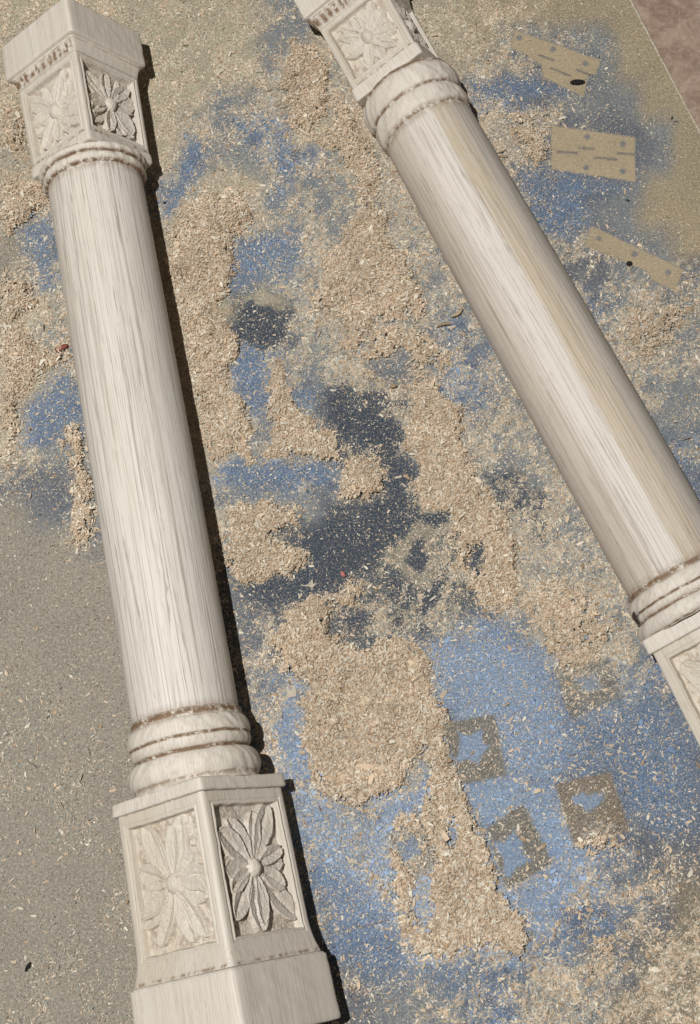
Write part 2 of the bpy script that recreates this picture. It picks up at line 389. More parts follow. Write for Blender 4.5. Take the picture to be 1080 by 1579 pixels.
def wood_mat(name, pale, mid, dark, yellow, seed, line=.75, rough=.55, shaft=False):
    t = NT(name); co = t.n('ShaderNodeTexCoord').outputs['Object']
    def mp(sx, sy, sz, o=0): return t.n('ShaderNodeMapping', {'Vector': co, 'Scale': (sx, sy, sz), 'Location': (seed+o, seed*1.7+o, seed*.3)}).outputs[0]
    big = t.noise(mp(2.2, 26, 26), 1, 2, .5, .4)
    band = t.noise(mp(1.0, 90, 90, 3), 1, 3, .55, .15)
    l1 = t.noise(mp(5, 620, 620, 5), 1, 3, .62, .08)
    l2 = t.noise(mp(16, 900, 900, 9), 1, 2, .6, .2)
    pore = t.noise(mp(60, 1100, 1100, 2), 1, 2, .6)
    mott = t.noise(co, 45, 3, .6)
    c = t.mix(t.math('MULTIPLY', t.ramp(band, .38, .66), 1.0 if shaft else .35), pale, mid)
    if shaft:                                                # heartwood stripe, plus highlight band and shaded grey flank painted in by angle
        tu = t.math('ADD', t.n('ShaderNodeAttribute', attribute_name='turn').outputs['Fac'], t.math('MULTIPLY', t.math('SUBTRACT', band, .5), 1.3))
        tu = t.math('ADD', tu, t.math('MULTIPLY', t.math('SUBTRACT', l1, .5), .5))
        pk = t.math('MULTIPLY', t.ramp(tu, -.85, -.60), t.ramp(tu, -.05, -.25))  # pale band: lamp highlight painted into the wood colour
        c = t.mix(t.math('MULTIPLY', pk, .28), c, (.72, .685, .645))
        hw = t.math('MULTIPLY', t.ramp(tu, -.22, .04), t.ramp(tu, .66, .34))
        c = t.mix(t.math('MULTIPLY', hw, t.math('ADD', .35, t.math('MULTIPLY', t.ramp(l1, .40, .58), .5))), c, (.55, .455, .325))
        gy = t.ramp(tu, .45, .75)  # grey flank: shading of the far side painted into the colour
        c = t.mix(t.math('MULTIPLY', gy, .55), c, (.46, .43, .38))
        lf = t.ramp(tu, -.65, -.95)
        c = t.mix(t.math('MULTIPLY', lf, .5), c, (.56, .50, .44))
    c = t.mix(t.math('MULTIPLY', t.ramp(big, .48, .66), .45), c, yellow)
    c = t.mix(t.math('MULTIPLY', t.ramp(mott, .45, .75), .12), c, mid)
    grp = t.ramp(t.noise(mp(3, 55, 55, 14), 1, 2, .5, .3), .36, .6)
    # growth rings cut lengthwise: thin dark lines along the contours of a stretched field
    fld = t.noise(mp(.8, 75, 75, 21), 1, 2, .4, .05)
    fr = t.math('FRACT', t.math('ADD', t.math('MULTIPLY', fld, 19.0), t.math('MULTIPLY', l1, .35)))
    rgl = t.math('MULTIPLY', t.ramp(fr, .74, .95), t.ramp(fr, 1.0, .96))
    rgl = t.math('MULTIPLY', rgl, t.ramp(t.noise(mp(26, 380, 380, 33), 1, 3, .7), .34, .58))
    c = t.mix(t.math('MULTIPLY', rgl, line*.75), c, dark)
    ln = t.math('MULTIPLY', t.ramp(l1, .52, .62), t.math('MULTIPLY', t.math('ADD', .5, t.math('MULTIPLY', grp, .5)), line*.5))
    c = t.mix(ln, c, dark)
    c = t.mix(t.math('MULTIPLY', t.ramp(l2, .52, .68), line*.35), c, dark)
    c = t.mix(t.math('MULTIPLY', t.ramp(pore, .6, .7), .3), c, tuple(v*.6 for v in dark))
    burn = t.n('ShaderNodeAttribute', attribute_name='burn').outputs['Fac']
    bn = t.noise(co, 330, 4, .7)
    bf = t.math('MULTIPLY', burn, t.ramp(t.math('ADD', t.math('MULTIPLY', bn, .6), t.math('MULTIPLY', t.noise(co, 140, 2, .5), .4)), .38, .54), True)
    c = t.mix(bf, c, (.20, .125, .072))
    t.link(c, t.b.inputs['Base Color']); t.b.inputs['Roughness'].default_value = rough; t.b.inputs['Specular IOR Level'].default_value = .35
    h = t.math('ADD', t.math('MULTIPLY', l1, -1.0), t.math('MULTIPLY', mott, .5))
    t.bump(h, .35, .0006)
    return t.m
def plain(name, c, rough=.7, var=.3):
    t = NT(name); co = t.n('ShaderNodeTexCoord').outputs['Object']
    n = t.noise(co, 700, 3, .6)
    t.link(t.mix(t.ramp(n, .35, .65), c, tuple(v*(1-var) for v in c)), t.b.inputs['Base Color'])
    t.b.inputs['Roughness'].default_value = rough; t.bump(n, .3, .0004)
    return t.m
def floor_mat():
    t = NT('speckled_floor'); co = t.n('ShaderNodeTexCoord').outputs['Object']
    a = t.noise(co, 60, 8, .75, .6); b = t.noise(co, 260, 6, .8); d = t.noise(co, 14, 3, .5)
    c = t.mix(t.ramp(a, .35, .65), (.25, .165, .12), (.42, .31, .24))
    c = t.mix(t.math('MULTIPLY', t.ramp(b, .5, .72), .6), c, (.58, .49, .43))
    c = t.mix(t.math('MULTIPLY', t.ramp(d, .55, .7), .5), c, (.22, .12, .08))
    t.link(c, t.b.inputs['Base Color']); t.b.inputs['Roughness'].default_value = .8; t.bump(b, .3, .001)
    return t.m

# ------------------------------------------------------------------ the setting: floor, board
BT = .008                                                   # board thickness; its top is z = 0
fl = mesh('floor', [(-3, -2.5, -BT), (3, -2.5, -BT), (3, 4, -BT), (-3, 4, -BT)], [(0, 1, 2, 3)], floor_mat()); tag(fl, kind='structure')

E0 = at(975, 0); E1 = at(1080, 200)
def edge(y): return E0[0] + (E1[0]-E0[0])*(y-E0[1])/(E1[1]-E0[1])
ys = np.concatenate([np.linspace(-.28, -.05, 8)[:-1], np.arange(-.05, .73, .00085), np.linspace(.73, .90, 8)[1:]])
XA, XV = -.285, .285
NF = 660
rows = []
for y in ys:
    e = edge(y); m = min(e-.004, XV)
    right = np.concatenate([np.linspace(m, e-.0025, 5)[1:], [e-.0012, e]])
    rows.append(np.concatenate([np.linspace(-.55, XA, 7)[:-1], np.linspace(XA, m, NF), right]))
X = np.array(rows); Y = np.repeat(ys[:, None], X.shape[1], 1)
nr, nc = X.shape
# slightly worn, uneven cut edge
X[:, -1] += (vnoise(ys*220, ys*0, 5)-.5)*.0008
col, den, heap, clean, hgt_b = fields(X.ravel(), Y.ravel())
Z = np.zeros(nr*nc)
idx = np.arange(nr*nc).reshape(nr, nc)
q = np.stack([idx[:-1, :-1], idx[:-1, 1:], idx[1:, 1:], idx[1:, :-1]], -1).reshape(-1, 4)
V = np.stack([X.ravel(), Y.ravel(), Z], 1)
per = np.concatenate([idx[0, :], idx[1:, -1], idx[-1, -2::-1], idx[-2:0:-1, 0]])
low = V[per].copy(); low[:, 2] = -BT+.0002
base = len(V); k = len(per); ar = np.arange(k)
side = np.stack([per, base+ar, base+(ar+1) % k, np.roll(per, -1)], -1)
V = np.concatenate([V, low])
EC = np.tile([(.50, .44, .33)], (k, 1))
cl2 = np.concatenate([clean, np.zeros(k)]); col2 = np.concatenate([col, EC]); den2 = np.concatenate([den, np.zeros(k)])
col2[idx[:, -1]] = (.78, .70, .56); col2[idx[:, -2]] = (.74, .65, .50)
V[idx[:, -1], 2] = -.0006
bd = mesh('board', V, np.concatenate([q, side]), board_mat(), smooth=False, attrs={'paint': col2, 'dust': den2, 'clean': cl2})
tag(bd, 'tan hardboard sheet stained with blue overspray and hinge silhouettes under both columns', 'board')

# ------------------------------------------------------------------ carved columns
def pnorm(th, p=26):
    return 1/(np.abs(np.cos(th))**p + np.abs(np.sin(th))**p)**(1/p)
ZMIN = .0009
def place_local(s, r, th, roll, h):
    """point at radius r and section angle th (0 = face normal to the right of the apex) -> column space"""
    a = th + roll
    y = r*np.sin(a); z = h + r*np.cos(a)
    return np.stack([s+0*y, y, np.maximum(z, ZMIN)], -1)
def loft(name, prof, roll, h, mat, parent, N=220, warp=0.0, seed=0, burn=None, cap=(False, False), th_rng=None):
    """prof: list of (s, shape, size); shape 'o' round radius, 'q' square half-diagonal; apex of a square at angle 0"""
    th = np.linspace(0, 2*math.pi, N, endpoint=False) if th_rng is None else np.array(th_rng)
    closed = th_rng is None
    n = len(th); V = []; B = []
    for i, (s, sh, sz) in enumerate(prof):
        r = np.full(n, sz) if sh == 'o' else sz/math.sqrt(2)*pnorm(th+math.pi/4)
        if warp:
            r = r + warp*(vnoise(np.cos(th)*9+s*260+40, np.sin(th)*9+90, seed)-.5)*2 + warp*.5*(vnoise(np.cos(th)*30+s*700+70, np.sin(th)*30+90, seed+3)-.5)
        ss = s + (warp*.6*(vnoise(np.cos(th)*6+80, np.sin(th)*6+s*90+90, seed+8)-.5)*2 if warp else 0)
        V.append(place_local(ss, r, th, roll, h)); B.append(np.full(n, burn(s) if burn else 0.0))
    m = len(prof); V = np.concatenate(V); B = np.concatenate(B)
    id_ = np.arange(m*n).reshape(m, n); nx = np.roll(id_, -1, 1)
    if not closed: id2, nx2 = id_[:, :-1], id_[:, 1:]
    else: id2, nx2 = id_, nx
    f = np.stack([id2[:-1], id2[1:], nx2[1:], nx2[:-1]], -1).reshape(-1, 4)
    faces = [tuple(a) for a in f.tolist()]
    if cap[0]: faces.append(tuple(id_[0].tolist()))
    if cap[1]: faces.append(tuple(id_[-1][::-1].tolist()))
    me_f = faces if (cap[0] or cap[1]) else f
    o = mesh(name, V, me_f, mat, parent, True, {'burn': B, 'turn': np.tile((th+roll+math.pi) % (2*math.pi)-math.pi, m)})
    if cap[0] or cap[1]: 
        for p in o.data.polygons:
            if len(p.vertices) > 4: p.use_smooth = False
    return o
def dens(prof, step=.0006):
    """resample a profile finely, keeping sharp breaks"""
    out = []
    for a, b in zip(prof[:-1], prof[1:]):
        d = math.hypot(b[0]-a[0], b[2]-a[2]); k = max(1, int(d/step))
        for i in range(k):
            t = i/k; out.append((a[0]+(b[0]-a[0])*t, a[1], a[2]+(b[2]-a[2])*t))
    out.append(prof[-1]); return out
def torus_prof(s0, s1, r0, rm, r1, n=14, sh='o', pw=.5):
    out = []
    for i in range(n+1):
        t = i/n; b = r0+(r1-r0)*t
        out.append((s0+(s1-s0)*t, sh, b+(rm-max(r0, r1))*max(0, math.sin(math.pi*t))**pw))
    return out
def petal_field(u, v, hw, hl, seed):
    """relief height above the recess floor; u lateral, v axial in metres, recess half sizes hw, hl"""
    r = np.random.default_rng(seed)
    wob = (fbm(u*260+50, v*260+50, seed)-.5)
    x = u + wob*.0019; y = v + (fbm(u*260+90, v*260+20, seed+4)-.5)*.0019
    out = np.zeros_like(u)
    npet = 14
    for k in range(npet):
        a = 2*math.pi*(k+.5)/npet + r.uniform(-.15, .15)
        dx, dy = math.sin(a), math.cos(a)
        # reach of the recess outline in that direction
        R = min(hw/abs(dx) if abs(dx) > 1e-3 else 9, hl/abs(dy) if abs(dy) > 1e-3 else 9)*r.uniform(.86, .98)
        R = min(R, math.hypot(hw, hl)*.97)
        w = R*math.tan(math.pi/npet)*1.25 if R < hl else R*.20
        w = min(w, .0078)*r.uniform(.7, 1.15)
        bend = r.uniform(-.22, .22)
        p = x*dx + y*dy; qq = x*dy - y*dx + bend*p*np.clip(p/R, 0, 1)
        t = np.clip(p/R, 0, 1)
        ww = w*(.16+.84*sstep(0, .62, t))*np.sqrt(np.clip(1-(np.clip(t-.62, 0, 1)/.38)**2, 0, 1))
        inside = (p > 0) & (ww > 1e-5)
        e = np.where(inside, np.abs(qq)/np.maximum(ww, 1e-5), 9)
        hgt = sstep(1.0, .86, e)*(.62+.38*np.clip(e, 0, 1)**2)
        hh = (.0027+.0019*t+r.uniform(-.0009, .0008))*hgt - .0012*np.exp(-(e/.16)**2)*sstep(.15, .4, t)*sstep(1.02, .8, t)
        out = np.maximum(out, np.where(inside, hh, 0))
    rc = np.hypot(x, y*.82)/.0052
    out = np.maximum(out, .0062*np.sqrt(np.clip(1-rc**2, 0, 1)))
    out += (fbm(u*900+10, v*900+10, seed+7)-.5)*.0007
    return out
def block(parent, mat, mat2, s0, s1, hd0, hd1, r0, r1, fw, roll, h, seed, flare=0.0, fl_len=0.0):
    """square block between s0 and s1 with a carved recess r0..r1 on both upper faces"""
    a0, a1 = hd0/math.sqrt(2), hd1/math.sqrt(2)
    def half(s):
        a = a0 + (a1-a0)*(s-s0)/(s1-s0)
        if flare: a = a + flare*np.clip((s-(s1-fl_len))/fl_len, 0, 1)**2.2
        return a
    c = .93                                                    # panels cover this share of the face
    tc = math.atan(c)
    # corner strip at the apex, and the strip round the other faces
    svals = np.concatenate([np.arange(s0, s1, .002), [s1]])
    Vs = []; Fs = []; off = 0
    for lo_, hi_, cnt in ((math.pi/4-tc*1.0-math.pi/4+0, 0, 0),):
        pass
    def strip(t0, t1, cnt):
        nonlocal off
        th = np.linspace(t0, t1, cnt)
        for s in svals:
            r = half(s)*pnorm(th+math.pi/4, 26)
            nz = .00022*(vnoise(th*40+7, th*0+s*500, seed+2)-.5)
            Vs.append(place_local(s, r+nz*0, th, roll, h))
        id_ = np.arange(len(svals)*cnt).reshape(len(svals), cnt)+off
        Fs.append(np.stack([id_[:-1, :-1], id_[1:, :-1], id_[1:, 1:], id_[:-1, 1:]], -1).reshape(-1, 4)); off += len(svals)*cnt
    e = math.pi/4-tc
    strip(-e, e, 7)
    strip(math.pi/2-e, 3*math.pi/2+e, 120)
    b = mesh('panel_block', np.concatenate(Vs), np.concatenate(Fs), mat, parent, True, {'burn': np.zeros(off)})
    for side in (-1, 1):                                       # left face, right face
        nu, nv = 190, int((s1-s0)/.0004)
        T = np.linspace(-c, c, nu)[None, :]*np.ones((nv, 1)); Sv = np.linspace(s0, s1, nv)[:, None]*np.ones((1, nu))
        A = half(Sv); lat = T*A; nrm = A/(1+np.abs(T)**26)**(1/26)
        sm, hl = (r0+r1)/2, (r1-r0)/2
        amid = half(sm)
        hw = amid-fw
        hwS = A-fw
        du = hwS-np.abs(lat); dv = hl-np.abs(Sv-sm)
        wv = (fbm(lat*150+30, Sv*150+30, seed+side)-.5)*.0012
        dd = np.minimum(du, dv)+wv
        depth = .0054*sstep(0, .0011, dd)
        edge_line = .0007*np.exp(-((dd+.0016)/.0006)**2)
        rel = petal_field(lat*hw/np.maximum(hwS, 1e-4), Sv-sm, hw-.0008, hl-.0012, seed*3+side+20)*sstep(.0004, .0016, dd)
        nrm = nrm - depth - edge_line + rel + (fbm(lat*400+9, Sv*90+9, seed+5)-.5)*.00025
        ang = roll + side*math.pi/4
        # lateral axis keeps the panel right way round
        y = nrm*math.sin(ang) + lat*math.cos(ang)
        z = h + nrm*math.cos(ang) - lat*math.sin(ang)
        Vp = np.stack([Sv, y, np.maximum(z, ZMIN)], -1).reshape(-1, 3)
        id_ = np.arange(nv*nu).reshape(nv, nu)
        f = np.stack([id_[:-1, :-1], id_[1:, :-1], id_[1:, 1:], id_[:-1, 1:]], -1).reshape(-1, 4)
        # burnt tool marks in the deep cuts between petals
        bm = (.45*sstep(.0012, .0002, rel)*sstep(.0006, .0016, dd)*sstep(.42, .62, fbm(lat*300, Sv*300, seed+30)))
        gy_, gx_ = np.gradient(rel); slope = np.hypot(gx_, gy_)
        bm = np.maximum(bm, .55*sstep(.00025, .0007, slope)*sstep(.0034, .0016, rel)*sstep(.36, .6, fbm(lat*200+3, Sv*200, seed+37)))
        dash = sstep(.45, .62, fbm(lat*420, Sv*160, seed+33))
        bm = np.maximum(bm, .85*dash*np.exp(-((Sv-(s1-.0012))/.0010)**2))
        bm = bm
        bm = np.maximum(bm, .8*np.exp(-((Sv-s0)/.0007)**2))
        mesh('carved_panel', Vp, f, mat2, b, True, {'burn': bm.ravel()})
    return b
def column(P0, P1, h, roll, d, mats, label, group):
    A = at(*P0, h); B = at(*P1, h); u = B-A; L = np.linalg.norm(u); ang = math.atan2(u[1], u[0])
    root = bpy.data.objects.new('carved_column', None); C.objects.link(root)
    root.location = (A[0], A[1], 0); root.rotation_euler = (0, 0, ang); root.empty_display_size = .05
    tag(root, label, 'column', group)
    ms, mb, mp = mats
    sd = d['seed']
    # shaft with a slight swelling
    n = 60; s0, s1 = d['shaft']; ra, rb = d['rs']
    pr = [(s0+(s1-s0)*i/n, 'o', ra+(rb-ra)*i/n+.0006*math.sin(math.pi*i/n)) for i in range(n+1)]
    loft('shaft', pr, roll, h, ms, root, N=260, warp=.00012, seed=sd, burn=lambda s: .6*max(0, 1-(s-s0)/.004, 1-(s1-s)/.005))
    for key, bf in (('rings_top', 1.1), ('rings_low', 1.3)):
        prof = []; marks = d[key+'_burn']
        for seg in d[key]: prof += seg
        def bfun(s, marks=marks, bf=bf): return bf*max([math.exp(-((s-m)/w)**2) for m, w in marks]+[0])
        loft('collar', prof, roll, h, mb, root, N=280, warp=.00062, seed=sd+5, burn=bfun)
    for key in ('plinth_top', 'plinth_low'):
        loft('plinth', dens(d[key]), roll, h, mb, root, N=320, warp=.00025, seed=sd+9, burn=None)
    block(root, mb, mp, seed=sd+1, roll=roll, h=h, **d['block_top'])
    block(root, mb, mp, seed=sd+2, roll=roll, h=h, **d['block_low'])
    # the abacus with its chattered cove, and the foot
    s_a, s_b, s_c, hdA, hdB = d['abacus']
    loft('abacus', [(s_a, 'q', .0005), (s_a, 'q', hdA*.94), (s_a, 'q', hdA*.985), (s_a+.0010, 'q', hdA)] + dens([(s_a+.0012, 'q', hdA), (s_b-.0012, 'q', hdA*1.005)], .002) + [(s_b-.0004, 'q', hdA*1.0), (s_b, 'q', hdA*.985), (s_b+.0002, 'q', hdA*.93), (s_b+.0006, 'q', hdA*.905), (s_b+.0012, 'q', hdA*.905)],
         roll, h, mb, root, N=320, warp=.00018, seed=sd+11)
    # cove: ripple cut by the tool, burnt in stripes
    N = 640; th = np.linspace(0, 2*math.pi, N, endpoint=False); V = []; Bn = []
    steps = 26; s_c0 = s_b+.0012
    lat = np.tan((th+0) % (math.pi/2)-math.pi/4)
    rip = .5+.5*np.cos(lat*math.pi*11+2.2*(vnoise(lat*5, th*0+1, sd)-.5)*2)
    vmask = np.where(th > math.pi, 1.0, .15)*sstep(.0, .5, vnoise(lat*6, th*0+5, sd+3)+.3)
    for i in range(steps+1):
        t = i/steps; s = s_c0+(s_c-s_c0)*t
        hd = hdB + (hdA*.925-hdB)*(1-t)**1.7 - hdA*.02*math.exp(-(t/.06)**2)
        w = math.sin(math.pi*t)
        r = hd/math.sqrt(2)*pnorm(th+math.pi/4) - .0005*rip*w*vmask
        V.append(place_local(s, r, th, roll, h)); Bn.append(np.maximum((.35+.9*rip)*w*vmask*np.where(th > math.pi, 1.15, .4), 1.0*math.exp(-(t/.09)**2)))
    id_ = np.arange((steps+1)*N).reshape(steps+1, N); nx = np.roll(id_, -1, 1)
    f = np.stack([id_[:-1], id_[1:], nx[1:], nx[:-1]], -1).reshape(-1, 4)
    mesh('cove', np.concatenate(V), f, mb, root, True, {'burn': np.concatenate(Bn)})
    fs, fe, fh0, fh1 = d['foot']
    loft('foot_block', [(fs-.0006, 'q', fh0*.90), (fs-.0002, 'q', fh0*.945), (fs+.0003, 'q', fh0*.965), (fs+.0018, 'q', fh0)] + dens([(fs+.0022, 'q', fh0), (fe-.001, 'q', fh1)], .002) + [(fe, 'q', fh1*.985), (fe, 'q', fh1*.9), (fe, 'q', .0005)],
         roll, h, mb, root, N=320, warp=.00022, seed=sd+13)
    return root

PALE = (.66, .61, .535)
wl = wood_mat('ash_shaft', (.71, .66, .60), (.65, .60, .54), (.30, .26, .21), (.60, .555, .47), 3.1, .95, .55)
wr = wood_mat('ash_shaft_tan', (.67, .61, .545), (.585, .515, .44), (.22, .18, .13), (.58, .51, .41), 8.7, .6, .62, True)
wb = wood_mat('ash_blocks', (.69, .635, .56), (.61, .55, .475), (.40, .34, .27), (.62, .56, .47), 5.2, .5, .6)
wp = wood_mat('ash_carving', (.64, .585, .51), (.55, .49, .41), (.34, .28, .21), (.54, .47, .36), 6.2, .35, .65)

hL, rollL = .030, math.radians(6)
dL = dict(seed=11, shaft=(-.002, .3725), rs=(.0322, .0328),
    rings_top=[[(-.0165, 'o', .0300)], torus_prof(-.016, -.0098, .0345, .0366, .0342), [(-.0094, 'o', .0330)], torus_prof(-.0090, -.0026, .0340, .0353, .0334), [(-.0022, 'o', .0322)], [(-.0014, 'o', .0315)]],
    rings_top_burn=[(-.0095, .0013), (-.0022, .0016), (-.016, .0012)],
    rings_low=[[(.3705, 'o', .0318), (.371, 'o', .0334), (.3735, 'o', .0338), (.3755, 'o', .0342), (.3762, 'o', .0338)], torus_prof(.3765, .3870, .0350, .0380, .0366, pw=.7), [(.3874, 'o', .0350)], torus_prof(.3878, .3945, .0364, .0374, .0345, pw=.8), [(.3950, 'o', .0332), (.3960, 'o', .0328), (.3966, 'o', .0345)], torus_prof(.397, .4118, .0365, .0402, .0375, pw=.7), [(.4135, 'o', .0372), (.4160, 'o', .0385)]],
    rings_low_burn=[(.3735, .0026), (.3956, .0012), (.3876, .0009), (.4125, .0010)],
    plinth_top=[(-.0220, 'q', .0405), (-.0215, 'q', .0420), (-.0150, 'q', .0425), (-.0140, 'q', .0412), (-.0138, 'q', .030)],
    plinth_low=[(.4150, 'q', .030), (.4152, 'q', .0515), (.4160, 'q', .0535), (.4225, 'q', .0540), (.4233, 'q', .0530), (.4234, 'q', .0490)],
    block_top=dict(s0=-.0835, s1=-.0215, hd0=.0425, hd1=.0412, r0=-.0785, r1=-.0270, fw=.0062),
    block_low=dict(s0=.4232, s1=.5212, hd0=.0508, hd1=.0525, r0=.4315, r1=.5065, fw=.0080, flare=.0028, fl_len=.022),
    abacus=(-.121, -.0935, -.0830, .0500, .0428), foot=(.5215, .5605, .0592, .0606))
hR, rollR = .020, math.radians(15)
dR = dict(seed=31, shaft=(.001, .3580), rs=(.0325, .0345),
    rings_top=[[(-.0365, 'o', .0300)], torus_prof(-.036, -.0170, .0335, .0362, .0335, pw=.7), [(-.0165, 'o', .0325)], torus_prof(-.0155, -.0015, .0332, .0350, .0330), [(.0005, 'o', .0326), (.0022, 'o', .0326), (.0026, 'o', .0315)]],
    rings_top_burn=[(-.0165, .0010), (.0000, .0018), (-.034, .002)],
    rings_low=[[(.3565, 'o', .0335), (.357, 'o', .0352), (.3585, 'o', .0358), (.3605, 'o', .0350)], torus_prof(.361, .3700, .0365, .0396, .0382, pw=.7), [(.3704, 'o', .0374)], torus_prof(.3708, .3755, .0380, .0388, .0370, pw=.8), [(.3762, 'o', .0362)], torus_prof(.3765, .3870, .0380, .0412, .0385), [(.3880, 'o', .0380)]],
    rings_low_burn=[(.3590, .0020), (.3762, .0009), (.3704, .0007), (.3872, .0006)],
    plinth_top=[(-.0465, 'q', .0380), (-.0460, 'q', .0405), (-.0370, 'q', .0410), (-.0362, 'q', .0400), (-.0360, 'q', .030)],
    plinth_low=[(.3865, 'q', .030), (.3867, 'q', .0460), (.3873, 'q', .0478), (.3960, 'q', .0482), (.3968, 'q', .0470), (.3969, 'q', .043)],
    block_top=dict(s0=-.1010, s1=-.0458, hd0=.0390, hd1=.0385, r0=-.0965, r1=-.0520, fw=.0052),
    block_low=dict(s0=.3966, s1=.4860, hd0=.0450, hd1=.0490, r0=.4040, r1=.4720, fw=.0080, flare=.0028, fl_len=.02),
    abacus=(-.1440, -.1125, -.1005, .0462, .0392), foot=(.4865, .5400, .0540, .0550))
GR = 'carved wooden columns lying on the board'
colL = column((148.5, 292), (287.5, 1110), hL, rollL, dL, (wl, wb, wp), 'pale wooden column with even fine grain, casting a dark shadow, left of the sawdust', GR)
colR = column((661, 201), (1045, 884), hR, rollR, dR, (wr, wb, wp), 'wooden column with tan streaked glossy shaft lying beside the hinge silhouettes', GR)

def knot(root, s, off, z, r):
    th = np.linspace(0, 2*math.pi, 20, endpoint=False); V = []; n = 6
    for i in range(n+1):
        q_ = i/n*math.pi/2; rr = r*math.cos(q_)*(1+.15*np.sin(th*3+1)); V.append(np.stack([s+rr*np.cos(th)*1.1, off-.35*r*math.sin(q_)+0*th, z+rr*np.sin(th)], 1))
    id_ = np.arange((n+1)*20).reshape(n+1, 20); nx = np.roll(id_, -1, 1)
    mesh('knot', np.concatenate(V), np.stack([id_[:-1], nx[:-1], nx[1:], id_[1:]], -1).reshape(-1, 4), plain('dark_knot', (.05, .032, .022), .6), root)
knot(colR, .3712, -.0385, .0215, .0040)

# ------------------------------------------------------------------ small things
def blob(name, px, py, L_, W_, T_, ang, mat, label, cat, group=None, seed=0, curve=0.0, lift=.0006):
    """an irregular flattened crumb or sliver lying on the board"""
    r = np.random.default_rng(seed); P = at(px, py)
    nu, nv = 18, 10; V = []
    jl = r.uniform(.75, 1.15, nu+1)
    for i in range(nu+1):
        t = i/nu; x = (t-.5)*L_; w = W_/2*(math.sin(math.pi*min(max(t, .03), .97))**.45)*jl[i]
        th_ = T_/2*(math.sin(math.pi*min(max(t, .03), .97))**.4)
        for j in range(nv):
            a = 2*math.pi*j/nv
            V.append((x, w*math.cos(a)+curve*L_*(t-.5)**2*4, th_*math.sin(a)*(1+.2*r.uniform(-1, 1)) + T_/2 + abs(curve)*.25*L_*(t*(1-t))))
    id_ = np.arange((nu+1)*nv).reshape(nu+1, nv); nx = np.roll(id_, -1, 1)
    f = [tuple(k) for k in np.stack([id_[:-1], nx[:-1], nx[1:], id_[1:]], -1).reshape(-1, 4).tolist()] + [tuple(id_[0][::-1].tolist()), tuple(id_[-1].tolist())]
    f = [tuple(reversed(k)) for k in f]
    o = mesh(name, V, f, mat, None, True)
    o.location = (P[0], P[1], lift); o.rotation_euler = (0, 0, math.radians(ang))
    tag(o, label, cat, group); return o
m_black = plain('black_crumb', (.012, .011, .010), .95); m_red = plain('red_chip', (.22, .05, .035), .6); m_pink = plain('pink_chip', (.50, .17, .14), .6)
m_spl = plain('brown_splinter', (.36, .26, .15), .7); m_cream = plain('cream_flake', (.50, .45, .35), .75, .15); m_tan = plain('tan_splinter', (.48, .38, .24), .7)
# px, py, length, width, thickness (m), angle
blob('wood_splinter', 706, 486, .0100, .0026, .0016, 38, m_tan, 'curled tan splinter touching the lower left side of the streaked column', 'splinter', seed=1, curve=.12, lift=.002)
blob('wood_splinter', 684, 502, .0105, .0022, .0014, 12, m_spl, 'brown splinter ending the ridge of sawdust near the streaked column', 'splinter', seed=2, curve=-.1, lift=.002)
blob('wood_splinter', 768, 238, .0125, .0011, .0010, 22, m_tan, 'thin tan splinter on the pale dust right of the streaked shaft', 'splinter', seed=3, lift=.002)
blob('wood_splinter', 776, 243, .0070, .0016, .0010, -8, m_spl, 'short brown splinter beneath the thin tan one beside the streaked shaft', 'splinter', seed=4, lift=.0012)
blob('wood_splinter', 817, 319, .0085, .0008, .0008, 63, m_tan, 'needle thin splinter on blue paint between shaft and hinge silhouettes', 'splinter', seed=5)
blob('bark_chip', 95, 540, .0110, .0042, .0024, 28, m_red, 'dark red bark chip against the left side of the pale column', 'chip', seed=6, lift=.002)
blob('pink_chip', 529, 886, .0042, .0030, .0016, -60, m_pink, 'small pink chip on the navy paint in the middle', 'chip', seed=7)
blob('black_crumb', 890, 129, .0105, .0046, .0030, 4, m_black, 'large black crumb on the topmost hinge silhouette', 'crumb', seed=8)
blob('black_crumb', 970, 408, .0042, .0036, .0024, 20, m_black, 'round black crumb on the lowest hinge silhouette', 'crumb', seed=9)
blob('black_crumb', 968, 310, .0036, .0010, .0008, -25, m_black, 'thin black sliver between the middle and lowest hinge silhouettes', 'crumb', seed=10)
blob('black_crumb', 44, 1491, .0060, .0026, .0018, 62, m_black, 'black crumb on the bare grey board left of the column foot', 'crumb', seed=11)
blob('black_crumb', 205, 1397, .0016, .0012, .0008, 10, m_black, 'tiny black speck beside the lower carved block of the pale column', 'crumb', seed=12)
blob('black_crumb', 254, 314, .0022, .0014, .0010, 30, m_black, 'tiny black crumb near the blue streak by the upper collar', 'crumb', seed=13)
blob('black_crumb', 1036, 183, .0024, .0012, .0010, 70, m_black, 'small black crumb at the bare corner edge of the board', 'crumb', seed=14)
blob('brown_crumb', 898, 874, .0046, .0022, .0014, 80, m_spl, 'brown crumb beside the lower shaft of the streaked column', 'crumb', seed=15)
blob('brown_crumb', 606, 598, .0050, .0030, .0022, 15, m_spl, 'brown crumb on dust just above the navy patch', 'crumb', seed=16, lift=.002)
blob('wood_splinter', 240, 101, .0090, .0006, .0006, 3, m_spl, 'hair thin dark splinter sticking out of the shadow by the upper block', 'splinter', seed=17)
